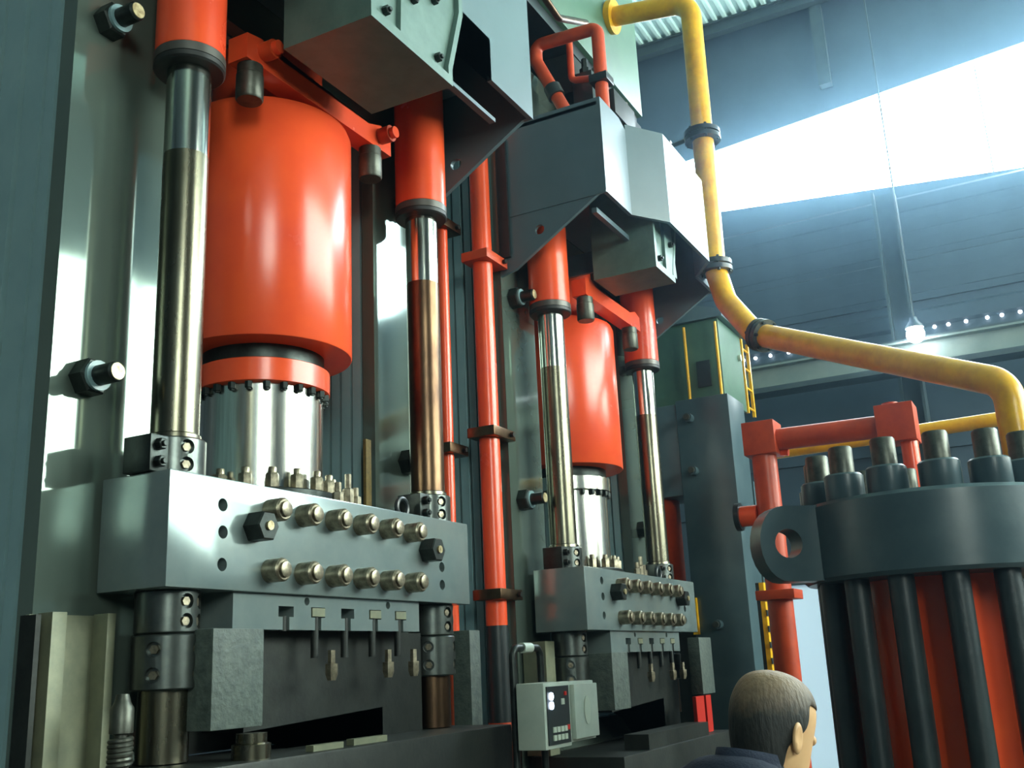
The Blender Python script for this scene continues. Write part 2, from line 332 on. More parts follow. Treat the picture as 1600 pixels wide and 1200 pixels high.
def hydraulic_press(c):
    Xc, Yf = c['xc'], c['yf']; xl, xr = c['xl'], c['xr']
    pr = thing('hydraulic_press', c['label'], 'press', (Xc, Yf+.5, 0), 'hydraulic presses in a row')
    # laminated frame
    z1, zb0, zt0 = c['ztop'], 1.3, c.get('wtop', 5.0); cw_ = c['cw']; cl_ = .52
    lam = [.100, .074, .080, .072, .082, .076, .078, .074, .08, .076, .082, .07]; y = Yf
    for i, t in enumerate(lam):
        j = 0 if i == 0 else random.uniform(-.012, .012)
        bm = B()
        outer = [(xl+j, 0), (xr, 0), (xr, z1), (xl+j, z1)]
        # portal: four bars of one plate
        box(bm, xl+j, xl+cl_, y, y+t-.016, 0, z1); box(bm, xr-cw_, xr, y, y+t-.016, 0, z1)
        box(bm, xl+cl_, xr-cw_, y, y+t-.016, zt0, z1); box(bm, xl+cl_, xr-cw_, y, y+t-.016, 0, zb0)
        bmesh.ops.remove_doubles(bm, verts=bm.verts[:], dist=.0001)
        obj('frame_plate', bm, 'frame_face' if i == 0 else c['lam_mat'], pr)
        y += t
    obj('frame_core', box(B(), xl+.22, xl+cl_-.10, Yf+.03, y-.03, .05, z1-.05), c['lam_mat'], pr)
    for z in c['ties']:
        for x in (xl+.16, xr-.16): tie_bolt(pr, x, z, Yf)
    # main cylinder
    R, Yc, zc, ztop = .46, c['yc'], c['cyl_z'], c['cyl_top']
    mc = obj('main_cylinder', lathe(B(), Xc, Yc, [(R-.03, zc-.0), (R-.004, zc), (R, zc+.006), (R, ztop-.05), (R-.015, ztop-.012), (R-.05, ztop), (.3, ztop+.001), (.3, zt0)], 72), 'orange_paint', pr)
    gl = obj('gland_neck', lathe(B(), Xc, Yc, [(.315, zc-.075), (.315, zc-.0005)], 64), 'dark_steel', mc)
    obj('gland_ring', lathe(B(), Xc, Yc, [(.335, c['ring_z']), (.345, c['ring_z']+.006), (.345, zc-.082), (.335, zc-.076)], 56), c['ring_mat'], mc)
    for k in range(24):
        a = 2*PI*k/24; K_ringbolt.put((Xc+.325*math.cos(a), Yc+.325*math.sin(a), c['ring_z']), mc)
    # retract cylinders
    for x in c['rods']:
        rz, ry = c['ret_z'], c['rod_y']
        rc = obj('retract_cylinder', lathe(B(), x, ry, [(.150, rz+.075), (.155, rz+.08), (.155, 5.24)], 40), 'orange_paint', pr)
        obj('end_collar', lathe(B(), x, ry, [(.145, rz+.030), (.158, rz+.034), (.158, rz+.075)], 40), 'collar_grey', rc)
        obj('rod_seal', lathe(B(), x, ry, [(.11, rz), (.150, rz), (.158, rz+.008), (.158, rz+.030)], 40), 'black_rubber', rc)
    if not c['nose']: obj('stroke_scale', box(B(), xr-cw_-.09, xr-cw_-.04, Yf-.0, Yf+.02, 2.3, 2.98), 'brass_scale', pr)
    # yoke strap in front of the cylinder head
    s0, s1, sy, sz = c['strap']
    sh = .145
    obj('yoke_strap', prism(B(), [(s0, sz), (s1, sz), (s1, sz+sh-.02), (s1-.10, sz+sh+.01), (s1-.22, sz+sh-.03), (s0+.24, sz+sh-.03), (s0+.10, sz+sh+.01), (s0, sz+sh-.01)], 'y', sy, sy+.12), 'orange_paint', pr)
    for x in (s0+.12, s1-.10):
        if c['pins']:
            p = obj('yoke_pin', rod(B(), (x, sy+.02, sz+.085), (x, sy-.075, sz+.085), .048, n=20), 'orange_dull', pr)
            obj('pin_cap', rod(B(), (x, sy-.075, sz+.085), (x, sy-.105, sz+.085), .034, n=16), 'orange_paint', p)
        o = obj('yoke_stud', lathe(B(), x-.04, sy+.05, [(.062, sz-.19), (.068, sz-.18), (.068, sz-.055), (.064, sz-.05), (.064, sz)], 20), 'stud_steel', pr)
    # bracket block under the hood
    b0, b1, by, bz = c['bracket']
    bk = obj('valve_bracket', prism(B(), [(b0, bz), (b1, bz), (b1, bz+.10), (b1+.13, bz+.50), (b1+.13, bz+.75), (b0, bz+.75)], 'y', by+.03, by+.52), 'grey_green_paint', pr)
    fb = B(); box(fb, b0, b1, by, by+.03, bz, bz+.055); prism(fb, [(b0, bz+.055), (b0+.04, bz+.055), (b0+.04, bz+.75), (b0, bz+.75)], 'y', by, by+.03)
    prism(fb, [(b1-.04, bz+.055), (b1, bz+.055), (b1, bz+.10), (b1+.13, bz+.50), (b1+.13, bz+.75), (b1+.09, bz+.75), (b1+.09, bz+.5), (b1-.04, bz+.1)], 'y', by, by+.03)
    prism(fb, [(b0+.25, bz+.055), (b0+.50, bz+.055), (b0+.40, bz+.75), (b0+.28, bz+.75)], 'y', by+.004, by+.03)
    obj('bracket_face', fb, 'grey_green_paint', bk)
    for dx, dz in ((.15, .12), (.36, .30), (.62, .12), (.60, .45)):
        if b0+dx < b1+.05: K_clampscrew.put((b0+dx, by+.004 if dx == .36 else by+.03, bz+dz), bk)
    # hood over the cylinder heads
    hood(c, pr, xl, xr, Yf)
    return pr

def wallpanel(p0, p1, z0, z1, t, inward):
    """vertical plate between two plan points"""
    a, b2 = Vector((*p0, 0)), Vector((*p1, 0)); d = (b2-a).normalized(); n = Vector((-d.y, d.x, 0))*t*inward
    return prism(B(), [(a.x, a.y), (b2.x, b2.y), (b2.x+n.x, b2.y+n.y), (a.x+n.x, a.y+n.y)], 'z', z0, z1)

def hood(c, pr, xl, xr, Yf):
    h0, h1, hy = c['hood_z'][0], c['hood_z'][1], c['hood_y']
    hx0, hx1 = xl+.0, (xr-.06 if c['nose'] else xr)
    if c['nose']:
        q = [(hx0, Yf), (hx0, hy), (hx0+.49, hy), (hx0+.79, hy-.2), (hx1-.79, hy-.2), (hx1-.49, hy), (hx1, hy), (hx1, Yf)]
        for i, (a, b) in enumerate(zip(q, q[1:])):
            if i == 1:
                # front panel with a clipped upper corner
                obj('hood_panel', prism(B(), [(a[0]+.03, h0), (b[0]+.01, h0), (b[0]+.01, h1-.05), (b[0]-.12, h1), (a[0]+.03, h1)], 'y', hy, hy+.03), 'hood_paint', pr)
            else: obj('hood_panel', wallpanel(a, b, h0, h1, .03, 1), 'hood_paint', pr)
        obj('hood_top', prism(B(), [(x, y+.03 if y < Yf else y) for x, y in q], 'z', h1-.06, h1-.03), 'hood_paint', pr)
        obj('hood_rail', box(B(), hx0+.09, hx0+.85, hy+.12, hy+.16, h0-.10, h0-.06), 'hood_paint', pr)
        obj('cable_duct', box(B(), hx0-.03, hx0-.007, Yf-.10, Yf-.02, h0-.33, h1-.12), 'black_paint', pr)
        obj('seam_strip', prism(B(), [(hy, h0-.01), (Yf, h0-.01), (Yf, h0+.008), (hy, h0+.008)], 'x', hx0-.006, hx0), 'hood_paint', pr)
    else:
        cx0, cx1 = hx0+.60, hx1-.53
        obj('hood_panel', prism(B(), [(hx0, h0), (cx0, h0), (cx0, h0+.27), (cx1, h0+.27), (cx1, h0), (hx1, h0), (hx1, h1), (hx0, h1)], 'y', hy, hy+.03), 'hood_paint', pr)
        obj('hood_panel', box(B(), hx0, hx0+.03, hy+.03, Yf, h0, h1), 'hood_paint', pr)
        obj('hood_panel', box(B(), hx1-.03, hx1, hy+.03, Yf, h0, h1), 'hood_paint', pr)
        obj('hood_top', box(B(), hx0, hx1, hy, Yf, h1, h1+.03), 'hood_paint', pr)
        obj('hood_rail', box(B(), cx1-.45, cx1+.12, hy+.05, hy+.09, h0-.20, h0-.175), 'hood_paint', pr)
    obj('mounting_plate', box(B(), xl+.06, xr-.12, 2.93, Yf-.005, 5.24, 5.30), 'hood_paint', pr)
    # gussets that carry the hood
    for x in ((hx0, hx0+.98, hx1-.03) if c['nose'] else (hx1-.03,)):
        pts = [(hy+.06, h0), (Yf, h0), (Yf, h0-.46), (Yf-.13, h0-.43)]
        if x == hx0+.98: pts = [(hy+.10, h0), (Yf-.1, h0), (Yf-.1, h0-.18), (hy+.35, h0-.18)]
        hb_ = rod(B(), (x-.02, Yf-.34, h0-.165), (x+.05, Yf-.34, h0-.165), .038, n=20)
        obj('hood_gusset', drill(prism(B(), pts, 'x', x, x+.03), hb_) if x != hx0+.98 else prism(B(), pts, 'x', x, x+.03), 'hood_paint', pr)

P1 = dict(label='big hydraulic press with wide stepped laminated side and clear yoke pins', xc=4.015, yf=3.39, xl=2.621, xr=5.26, cw=.465, ztop=7.0, lam_mat='frame_paint', ties=(2.90, 4.54), yc=3.545, cyl_z=3.30, cyl_top=4.60,
          ring_z=3.10, ring_mat='orange_paint', rods=(3.06, 4.985), rod_y=3.165, ret_z=4.36, strap=(3.40, 4.63, 3.14, 4.63), pins=True, bracket=(3.47, 4.20, 2.45, 4.65),
          hood_z=(4.98, 6.4), hood_y=2.5, nose=False)
P2 = dict(label='hydraulic press under a dark grey box hood beside the orange standpipe', xc=7.70, yf=3.385, xl=6.41, xr=9.03, ztop=6.6, lam_mat='frame_paint', cw=.374, ties=(2.845, 4.37), yc=3.53, cyl_z=3.22, cyl_top=4.45,
          ring_z=3.03, ring_mat='ram_steel', rods=(6.77, 8.68), rod_y=3.165, ret_z=4.25, strap=(7.05, 8.20, 2.98, 4.47), pins=False, bracket=(7.13, 7.57, 2.42, 4.60),
          hood_z=(4.96, 5.72), hood_y=2.5, nose=True)
hydraulic_press(P1); hydraulic_press(P2)

# ------------------------------------------------------------------ moving crossheads
def clamp_collar(par, x, y, z0, z1, r, screws, name='rod_coupling'):
    cu, pos = B(), []
    for ang in screws:
        for dz in (.27, .73):
            a = math.radians(ang); d = Vector((math.cos(a), math.sin(a), 0)); p = Vector((x, y, z0+(z1-z0)*dz))+d*(r-.024); pos.append((p, d)); rod(cu, p, p+d*.06, .030, n=16)
    cc = obj(name, drill(lathe(B(), x, y, [(r-.006, z0), (r, z0+.006), (r, z1-.006), (r-.006, z1)], 36), cu), 'coupling_steel', par)
    for p, d in pos: obj('clamp_screw', rod(B(), p+d*.0005, p+d*.016, .018, n=6), 'bolt_steel', cc)
    return cc

def crosshead(c, q):
    x0, x1, y0, y1, z0, z1 = q['plate']; Xc = c['xc']
    ch = thing('press_crosshead', q['label'], 'crosshead', ((x0+x1)/2, (y0+y1)/2, z0), 'moving crossheads of the presses')
    cu = B()
    for x, dz in ((x0+.29, .34), (x0+.295, .23), (x0+.295, .10), (x1-.29, .095), (x1-.29, .19)): rod(cu, (x, y0-.02, z0+dz), (x, y0+.16, z0+dz), .027, n=18)
    pl = obj('crosshead_plate', drill(box(B(), x0, x1, y0, y1, z0, z1, .008), cu), 'plate_paint', ch)
    fx0, fx1 = q['nuts']
    for zz in (z1-.105, z0+.09):
        for k in range(6): K_plate_nut.put((fx0+(fx1-fx0)*k/5, y0, zz), pl)
    for x in (fx0-.10, fx1+.16):
        lg = obj('key_boss', rod(B(), (x, y0, z0+.265), (x, y0-.085, z0+.265), .066, n=6, prof=[(0, .066), (.92, .066), (1, .060)]), 'dark_steel', pl)
        obj('boss_screw', rod(B(), (x, y0-.085, z0+.265), (x, y0-.095, z0+.265), .02, n=12), 'bolt_face', lg)
    # ram
    Yc = c['yc']
    ram = obj('main_ram', lathe(B(), Xc, Yc, [(.31, z1), (.31, c['ring_z']-.002)], 64), 'ram_steel', ch)
    obj('ram_saddle', box(B(), Xc-.5, Xc+.5, y1+.0005, Yc+.40, z0+.05, z1), 'plate_paint', ch)
    fl = obj('ram_flange', lathe(B(), Xc, Yc, [(.40, z1), (.40, z1+.065), (.395, z1+.07), (.3105, z1+.07)], 48), 'dark_steel', ram)
    for k in range(18):
        a = 2*PI*(k+.5)/18; K_flangebolt.put((Xc+.357*math.cos(a), Yc+.357*math.sin(a), z1+.07), ram)
    # retract rods
    for i, x in enumerate(c['rods']):
        ry = c['rod_y']
        zsplit = c['ret_z']-.42
        rd = obj('retract_rod', lathe(B(), x, ry, [(.098, z1+.02), (.098, zsplit)], 40), q['rodmat'][i], ch)
        obj('chrome_length', lathe(B(), x, ry, [(.098, zsplit), (.098, c['ret_z']-.001)], 40), 'chrome', rd)
        obj('rod_seat', lathe(B(), x, ry, [(.108, z1+.155), (.106, z1+.175), (.099, z1+.18)], 36), 'rod_oily', rd)
        cc = clamp_collar(ch, x, ry, z1, z1+.155, .128, (250,))
        # split ear of the coupling
        ex = x-.15
        er = obj('coupling_ear', box(B(), ex-.045, ex+.07, ry-.075, ry+.075, z1+.002, z1+.15, .006), 'dark_steel', cc)
        for dz in (.04, .11): K_clampscrew.put((ex-.005, ry-.075, z1+dz), cc)
        # below the plate
        clamp_collar(ch, x, ry, z0-.165, z0, .125, (262, 300))
        clamp_collar(ch, x, ry, z0-.375, z0-.168, .130, (205, 290))
        obj('guide_rod', lathe(B(), x, ry, [(.098, z0-.64), (.098, z0-.376)], 36), 'rod_oily' if i == 0 else 'rod_brown', ch)
    # eye bolt on the plate
    ring = B(); cxr, czr = c['rods'][1]-.30, z1+.06
    ring_path = [Vector((cxr+.05*math.cos(a), y0+.14, czr+.05*math.sin(a))) for a in [2*PI*k/20 for k in range(20)]]
    rows = []
    for k, p in enumerate(ring_path):
        ce = Vector((cxr, y0+.14, czr)); rad = (p-ce).normalized()
        rows.append([p+(rad*math.cos(2*PI*m/8)+Vector((0,1,0))*math.sin(2*PI*m/8))*.014 for m in range(8)])
    rows.append(rows[0]); rv = [[ring.verts.new(p) for p in row] for row in rows[:-1]]
    for a in range(20):
        for m in range(8): ring.faces.new((rv[a][m], rv[a][(m+1)%8], rv[(a+1)%20][(m+1)%8], rv[(a+1)%20][m]))
    bmesh.ops.recalc_face_normals(ring, faces=ring.faces[:])
    obj('eye_bolt', ring, 'black_paint', ch)
    # small valves on the plate beside the ram
    for dx, h in ((.02, .10), (.10, .15), (.16, .09)):
        obj('plate_fitting', lathe(B(), Xc-.02+dx, y0+.06, [(.028, z1), (.028, z1+h*.5), (.016, z1+h*.55), (.016, z1+h)], 6), 'bolt_steel', ch)
    # tool clamp under the plate, with T slots
    jx0, jx1, jy = q['jaw']; jz0, jz1 = z0-.15, z0-.0005
    n = 5; slots = [jx0+.33+(jx1-jx0-.50)*k/(n-1) for k in range(n)]
    cu = B()
    for x in (slots[0]+.14, slots[3]+.11): rod(cu, (x, jy-.02, jz0+.125), (x, jy+.10, jz0+.125), .018, n=16)
    jb = drill(box(B(), jx0, jx1, jy, jy+.3, jz0+.10, jz1), cu)
    ed = [jx0] + [v for s in slots for v in (s, s)] + [jx1]
    for a_, b_ in zip(ed[::2], ed[1::2]):
        l_, r_ = (0 if a_ == jx0 else 1), (0 if b_ == jx1 else 1)
        box(jb, a_+.022*l_, b_-.022*r_, jy, jy+.3, jz0, jz0+.055); box(jb, a_+.05*l_, b_-.05*r_, jy, jy+.3, jz0+.055, jz0+.10)
    jw = obj('tool_clamp', jb, 'plate_paint', ch)
    obj('slot_back', box(B(), jx0+.2, jx1-.05, jy+.09, jy+.29, jz0+.001, jz0+.12), 'plate_paint', jw)
    for k, s in enumerate(slots):
        if k in (1, 3, 4): obj('tee_bolt_head', box(B(), s-.045, s+.045, jy-.004, jy+.045, jz0+.06, jz0+.097), 'guide_steel', jw)
        st = B(); zb_ = jz0-.12 if k not in (0,) else jz0-.005
        rod(st, (s, jy+.02, jz0+.058), (s, jy+.02, zb_), .018, n=12); tb = obj('tee_bolt', st, 'die_dark', jw)
        if k in (1, 3, 4): obj('tee_nut', rod(B(), (s+.02, jy-.06, zb_-.10), (s+.02, jy-.06, zb_+.03), .03, n=6, prof=[(0, .02), (.2, .03), (.55, .03), (.56, .018), (1, .018)]), 'bolt_steel', jw)
    # die plate and rough die block hanging under the clamp
    dz1 = jz0-.001
    dp = obj('die_plate', prism(B(), [(jx0+.20, dz1), (jx1+.18, dz1), (jx1+.18, dz1-.72), (jx1-.18, dz1-.72), (jx1-.18, dz1-.36), (jx0+.20, dz1-.41)], 'y', jy+.11, jy+.34), 'die_dark', ch)
    db = B(); box(db, jx0-.19, jx0+.10, jy-.08, jy+.30, dz1-.38, dz1-.001, .006)
    obj('die_block', db, 'rough_block', ch)
    return ch

Q1 = dict(label='pale steel crosshead with twelve widely spaced stud nuts under orange-ringed ram', plate=(2.885, 5.14, 3.0, 3.37, 2.05, 2.50), nuts=(3.46, 4.53), jaw=(3.28, 4.66, 3.03), rodmat=('rod_oily', 'rod_brown'))
Q2 = dict(label='lower pale crosshead with crowded stud nuts behind the control boxes', plate=(6.55, 8.86, 2.92, 3.31, 1.92, 2.345), nuts=(7.14, 8.26), jaw=(7.0, 8.45, 2.95), rodmat=('rod_oily', 'rod_oily'))
crosshead(P1, Q1); crosshead(P2, Q2)

# ------------------------------------------------------------------ beds and lower left guide
bd = thing('press_bed', 'dark lower bed of the press with brass coloured guide post and spring', 'press bed', (4.0, 3.2, 0), 'lower beds of the presses')
obj('bed_block', box(B(), 2.93, 5.2, 2.80, 3.385, 0, 1.405, .01), 'die_dark', bd)
g = obj('guide_channel', box(B(), 2.59, 2.915, 3.365, 3.385, 0, 1.965), 'guide_steel', bd)
for x0_, x1_ in ((2.625, 2.69), (2.875, 2.915)): obj('channel_flange', box(B(), x0_, x1_, 3.285, 3.3645, 0, 1.97, .003), 'guide_steel', g)
obj('channel_shade_strip', box(B(), 2.568, 2.5895, 3.30, 3.385, 0, 1.96), 'die_dark', bd)  # dark strip put in for the shade left of the channel
sp = B(); path = []
for k in range(0, 101): a = k/100*2*PI*6; path.append(Vector((2.80+.036*math.cos(a), 3.10+.036*math.sin(a), 1.405+.012+k/100*.10)))
sweep(sp, path, .010, 8); obj('spring', sp, 'stud_steel', bd)
obj('spring_shelf', box(B(), 2.70, 2.929, 3.0, 3.28, 0, 1.405), 'die_dark', bd)
obj('spring_post', lathe(B(), 2.80, 3.10, [(.022, 1.405), (.022, 1.53), (.042, 1.535), (.042, 1.62), (.030, 1.64), (.022, 1.67)], 20), 'stud_steel', bd)
obj('brass_post', lathe(B(), 3.26, 2.90, [(.075, 1.405), (.075, 1.46), (.06, 1.465), (.06, 1.50)], 24), 'rod_oily', bd)
obj('dark_gap_filler', box(B(), 3.22, 4.78, 3.372, 3.386, 1.41, 2.04), 'die_dark', bd)  # dark plate added to keep the opening under the die dark
obj('steel_bar', box(B(), 3.55, 3.75, 2.83, 2.87, 1.406, 1.43), 'guide_steel', bd)
obj('steel_bar', box(B(), 3.85, 4.1, 2.85, 2.89, 1.406, 1.432), 'guide_steel', bd)
bd2 = thing('press_bed', 'dark lower bed behind the control boxes with red guard plate', 'press bed', (7.7, 3.1, 0), 'lower beds of the presses')
obj('bed_block', box(B(), 6.5, 8.9, 2.7, 3.38, 0, 1.12, .01), 'die_dark', bd2)
obj('guard_post', box(B(), 8.50, 8.82, 2.80, 2.90, 1.42, 1.87, .005), 'rough_block', bd2)
obj('guard_plate', box(B(), 8.30, 8.50, 2.80, 2.83, 1.125, 1.41), 'red_plastic', bd2)
obj('guard_plate', box(B(), 8.55, 8.68, 2.80, 2.83, 1.125, 1.41), 'red_plastic', bd2)
obj('die_shelf', box(B(), 7.0, 8.3, 2.72, 2.9, 1.121, 1.22), 'die_dark', bd2)
obj('guide_column', box(B(), 6.46, 6.60, 3.20, 3.37, 1.13, 1.86), 'guide_steel', bd2)
b = B(); box(b, 5.36, 5.48, 3.14, 3.26, 0, 1.92, .004); box(b, 5.33, 5.51, 3.11, 3.29, 0, .02)
tag(obj('machine_post', b, 'rough_block'), 'short grey post standing between the press beds', 'post')

# ------------------------------------------------------------------ orange pipes between the presses
def clamp(par, x, y, r, z, x_to, m='orange_dull'):
    b = B(); box(b, x-r-.05, x_to, y-r-.035, y+r+.035, z-.035, z+.035, .006); c = obj('pipe_clamp', b, m, par)
    K = obj('clamp_bolt', rod(B(), (x_to-.07, y-r-.034, z), (x_to-.07, y-r-.06, z), .018, n=6), 'dark_steel', c)
hp = thing('hydraulic_pipe', 'long vertical orange pipe with four clamps between the presses', 'pipe', (6.2, 3.42, 0))
obj('pipe_run', rod(B(), (6.2, 3.42, 1.97), (6.2, 3.42, 6.2), .072, n=28), 'orange_paint', hp)
obj('black_sleeve', rod(B(), (6.2, 3.42, 1.36), (6.2, 3.42, 1.97), .078, n=28), 'black_paint', hp)
obj('pipe_run', rod(B(), (6.2, 3.42, 0), (6.2, 3.42, 1.36), .080, n=28), 'orange_dull', hp)
for z in (4.57, 3.27, 2.17): clamp(hp, 6.2, 3.42, .072, z, 6.390, 'orange_dull' if z > 4 else 'rod_brown')
clamp(hp, 6.2, 3.42, .08, 1.28, 6.39, 'black_paint')
hp2 = thing('hydraulic_pipe', 'thin orange pipe close behind the brown retract rod', 'pipe', (5.97, 3.62, 0))
obj('pipe_run', rod(B(), (5.97, 3.62, 0), (5.97, 3.62, 6.2), .042, n=20), 'orange_paint', hp2)
for z in (4.8, 3.15): clamp(hp2, 5.97, 3.62, .042, z, 6.12, 'rod_brown')

# ------------------------------------------------------------------ control boxes
cb = thing('control_box', 'grey control box with two glowing white lights and dark keypad', 'control box', (5.15, 2.58, 1.29))
obj('box_body', box(B(), 5.0, 5.31, 2.5, 2.66, 1.285, 1.615, .006), 'box_grey', cb)
kp = obj('keypad_panel', box(B(), 5.025, 5.29, 2.494, 2.499, 1.305, 1.595), 'panel_dark', cb)
for z in (1.545, 1.50):
    obj('status_light', rod(B(), (5.068, 2.494, z), (5.068, 2.486, z), .020, n=16), 'led_white', kp)
for i in range(4):
    for j in range(2): obj('key', box(B(), 5.075+i*.045, 5.105+i*.045, 2.487, 2.494, 1.325+j*.04, 1.352+j*.04), 'button_pale', kp)
obj('key', box(B(), 5.245, 5.27, 2.487, 2.494, 1.37, 1.395), 'button_red', kp)
obj('key', box(B(), 5.23, 5.25, 2.487, 2.494, 1.545, 1.565), 'button_red', kp)
obj('key', box(B(), 5.19, 5.22, 2.487, 2.494, 1.50, 1.53), 'button_pale', kp)
st = thing('pipe_stand', 'thin steel pipe stand that carries the two control boxes', 'stand', (5.15, 2.72, 0))
b = B(); sweep(b, fillet([(5.07, 2.71, 0.02), (5.07, 2.71, 1.80), (5.40, 2.71, 1.80), (5.40, 2.71, 0.02)], .05), .020, 14)
obj('stand_tube', b, 'dark_steel', st)
obj('pipe_union', rod(B(), (5.18, 2.71, 1.80), (5.28, 2.71, 1.80), .028, n=14), 'box_grey', st)
obj('base_plate', box(B(), 4.95, 5.55, 2.64, 2.79, 0, .02), 'dark_steel', st)
cb2 = thing('junction_box', 'plain pale grey junction box beside the control box', 'junction box', (5.55, 2.55, 1.29))
obj('box_body', box(B(), 5.36, 5.70, 2.53, 2.66, 1.295, 1.61, .006), 'box_grey', cb2)
obj('box_lid', box(B(), 5.375, 5.685, 2.50, 2.529, 1.31, 1.595, .006), 'box_grey', cb2)
obj('lid_emblem', prism(B(), [(5.53+.04*math.cos(a), 1.455+.075*math.sin(a)) for a in [2*PI*k/20 for k in range(20)]], 'y', 2.496, 2.4995), 'button_pale', cb2)

# ------------------------------------------------------------------ third machine
tm = thing('forging_press', 'dark blue grey frame column in front of the green cabin', 'press', (10.1, 3.2, 0))
obj('frame_column', box(B(), 9.75, 10.32, 2.70, 3.24, 0, 4.20, .01), 'flange_paint', tm)
obj('cross_beam', box(B(), 9.76, 10.31, 3.241, 4.9, 3.25, 4.17, .01), 'flange_paint', tm)
obj('frame_column', box(B(), 9.76, 10.31, 4.2, 4.9, 0, 3.249, .01), 'flange_paint', tm)
for y, z in ((3.10, 4.0), (3.10, 3.47), (3.0, 2.0)):
    t = obj('side_bolt', rod(B(), (9.75, y, z), (9.66, y, z), .045, n=16), 'flange_paint', tm)
    obj('bolt_end', rod(B(), (9.66, y, z), (9.63, y, z), .03, n=12), 'stud_steel', t)
obj('guide_pad', box(B(), 9.70, 9.7495, 3.19, 3.24, 1.92, 2.26), 'yellow_paint', tm)
obj('inner_ram', lathe(B(), 10.05, 3.7, [(.3, 2.2), (.3, 3.249)], 28), 'orange_dull', tm)
obj('inner_table', box(B(), 9.8, 10.3, 3.25, 4.19, 0, 2.19), 'die_dark', tm)
sr = B(); rod(sr, (9.82, 2.66, 0), (9.82, 2.66, 2.9), .05, n=4)
obj('edge_rail', box(B(), 10.33, 10.40, 2.69, 2.74, 0, 3.4), 'flange_paint', tm); sr.free()

gc = thing('machine_cabin', 'green sheet cabin with yellow rail posts on top of the frame', 'cabin', (10.3, 3.2, 4.2))
obj('cabin_wall', box(B(), 9.95, 10.75, 2.78, 3.9, 4.205, 5.05, .006), 'cabin_green', gc)
obj('cabin_roof', prism(B(), [(2.72, 5.051), (3.95, 5.051), (3.95, 5.10), (3.3, 5.32), (2.72, 5.12)], 'x', 9.9, 10.8), 'hood_paint', gc)
obj('service_hatch', box(B(), 9.93, 9.949, 2.90, 3.04, 4.35, 4.62), 'black_paint', gc)
for y in (2.80, 3.13): obj('rail_post', rod(B(), (9.91, y, 4.206), (9.91, y, 5.0), .016, n=10), 'yellow_paint', gc)
obj('side_light', rod(B(), (10.62, 2.779, 4.78), (10.62, 2.75, 4.78), .035, n=14), 'button_pale', gc)
ld = obj('ladder', box(B(), 10.78, 10.82, 2.77, 2.80, 4.21, 5.04), 'yellow_paint', gc)
obj('ladder_rail', box(B(), 11.03, 11.07, 2.77, 2.80, 4.21, 5.04), 'yellow_paint', ld)
for k in range(4): obj('rung', rod(B(), (10.82, 2.785, 4.28+k*.22), (11.03, 2.785, 4.28+k*.22), .012, n=8), 'yellow_paint', ld)
# lower yellow chain guide beside the standpipe
yg = thing('cable_guide', 'yellow and black vertical cable guide beside the orange standpipe', 'cable guide', (9.0, 2.3, 0))
obj('guide_rail', box(B(), 8.93, 9.0, 2.33, 2.37, 0, 2.30), 'yellow_paint', yg)
obj('guide_edge', box(B(), 8.93, 9.0, 2.371, 2.40, 0, 2.30), 'black_paint', yg)
for k in range(16): obj('guide_link', box(B(), 8.922, 9.008, 2.322, 2.329, .2+k*.13, .25+k*.13), 'black_paint', yg)

# ------------------------------------------------------------------ tank and pipework above the second press
tk = thing('oil_tank', 'pale green oil tank high above the second hood', 'tank', (8.3, 3.9, 7.2))
obj('tank_shell', box(B(), 6.6, 9.40, 3.20, 4.6, 7.2, 9.6, .01), 'tank_green', tk)
obj('tank_foot', box(B(), 6.65, 9.35, 3.25, 4.55, 7.08, 7.199), 'black_paint', tk)
for x in (6.7, 9.1): obj('tank_leg', box(B(), x, x+.2, 4.0, 4.2, 6.601, 7.079), 'beam_steel', tk)
ol = thing('orange_pipe_loop', 'orange pipe loop rising out of the dark hood', 'pipe', (7.2, 3.0, 5.7))
b = B(); sweep(b, fillet([(7.2, 2.78, 5.70), (7.2, 2.78, 6.85), (7.2, 3.36, 6.88), (7.2, 3.36, 6.72), (7.2, 3.02, 5.95), (7.2, 3.0, 5.70)], .07, 6), .055, 18)
obj('pipe_run', b, 'orange_dull', ol)
for z in (6.35,): obj('pipe_union', box(B(), 7.12, 7.28, 2.70, 2.86, z-.035, z+.035, .005), 'black_paint', ol)
d0 = Vector((7.2, 3.20, 6.36))
obj('pipe_union', rod(B(), (7.2, 3.23, 6.43), (7.2, 3.19, 6.33), .075, n=16), 'black_paint', ol)
b = B(); sweep(b, fillet([(7.45, 2.9, 5.70), (7.45, 2.9, 6.55), (7.45, 3.15, 6.6), (7.45, 3.15, 7.07)], .06, 5), .03, 12); obj('branch_pipe', b, 'orange_dull', ol)
vb = thing('valve_block', 'dark valve block with fittings behind the orange pipe loop', 'valve', (7.9, 3.1, 5.7))
obj('valve_body', box(B(), 7.55, 8.75, 3.0, 3.19, 5.70, 6.72, .01), 'black_paint', vb)
obj('valve_body', box(B(), 7.75, 8.25, 2.88, 2.999, 6.36, 6.60, .01), 'die_dark', vb)
obj('valve_bank', box(B(), 7.62, 8.75, 3.21, 3.75, 6.605, 7.0, .01), 'die_dark', vb)
for k in range(5): obj('valve_fitting', lathe(B(), 7.65+k*.24, 3.1, [(.05, 6.72), (.05, 6.80), (.03, 6.81), (.03, 6.90+.04*(k % 3))], 6), ['dark_steel', 'bolt_steel', 'orange_dull'][k % 3], vb)
obj('valve_pipe', rod(B(), (7.56, 2.96, 6.25), (8.74, 2.96, 6.25), .025, n=12), 'dark_steel', vb)
b = B(); sweep(b, fillet([(9.0, 3.05, 6.55), (9.0, 2.75, 6.57), (9.0, 2.52, 6.60)], .1), .022, 10)
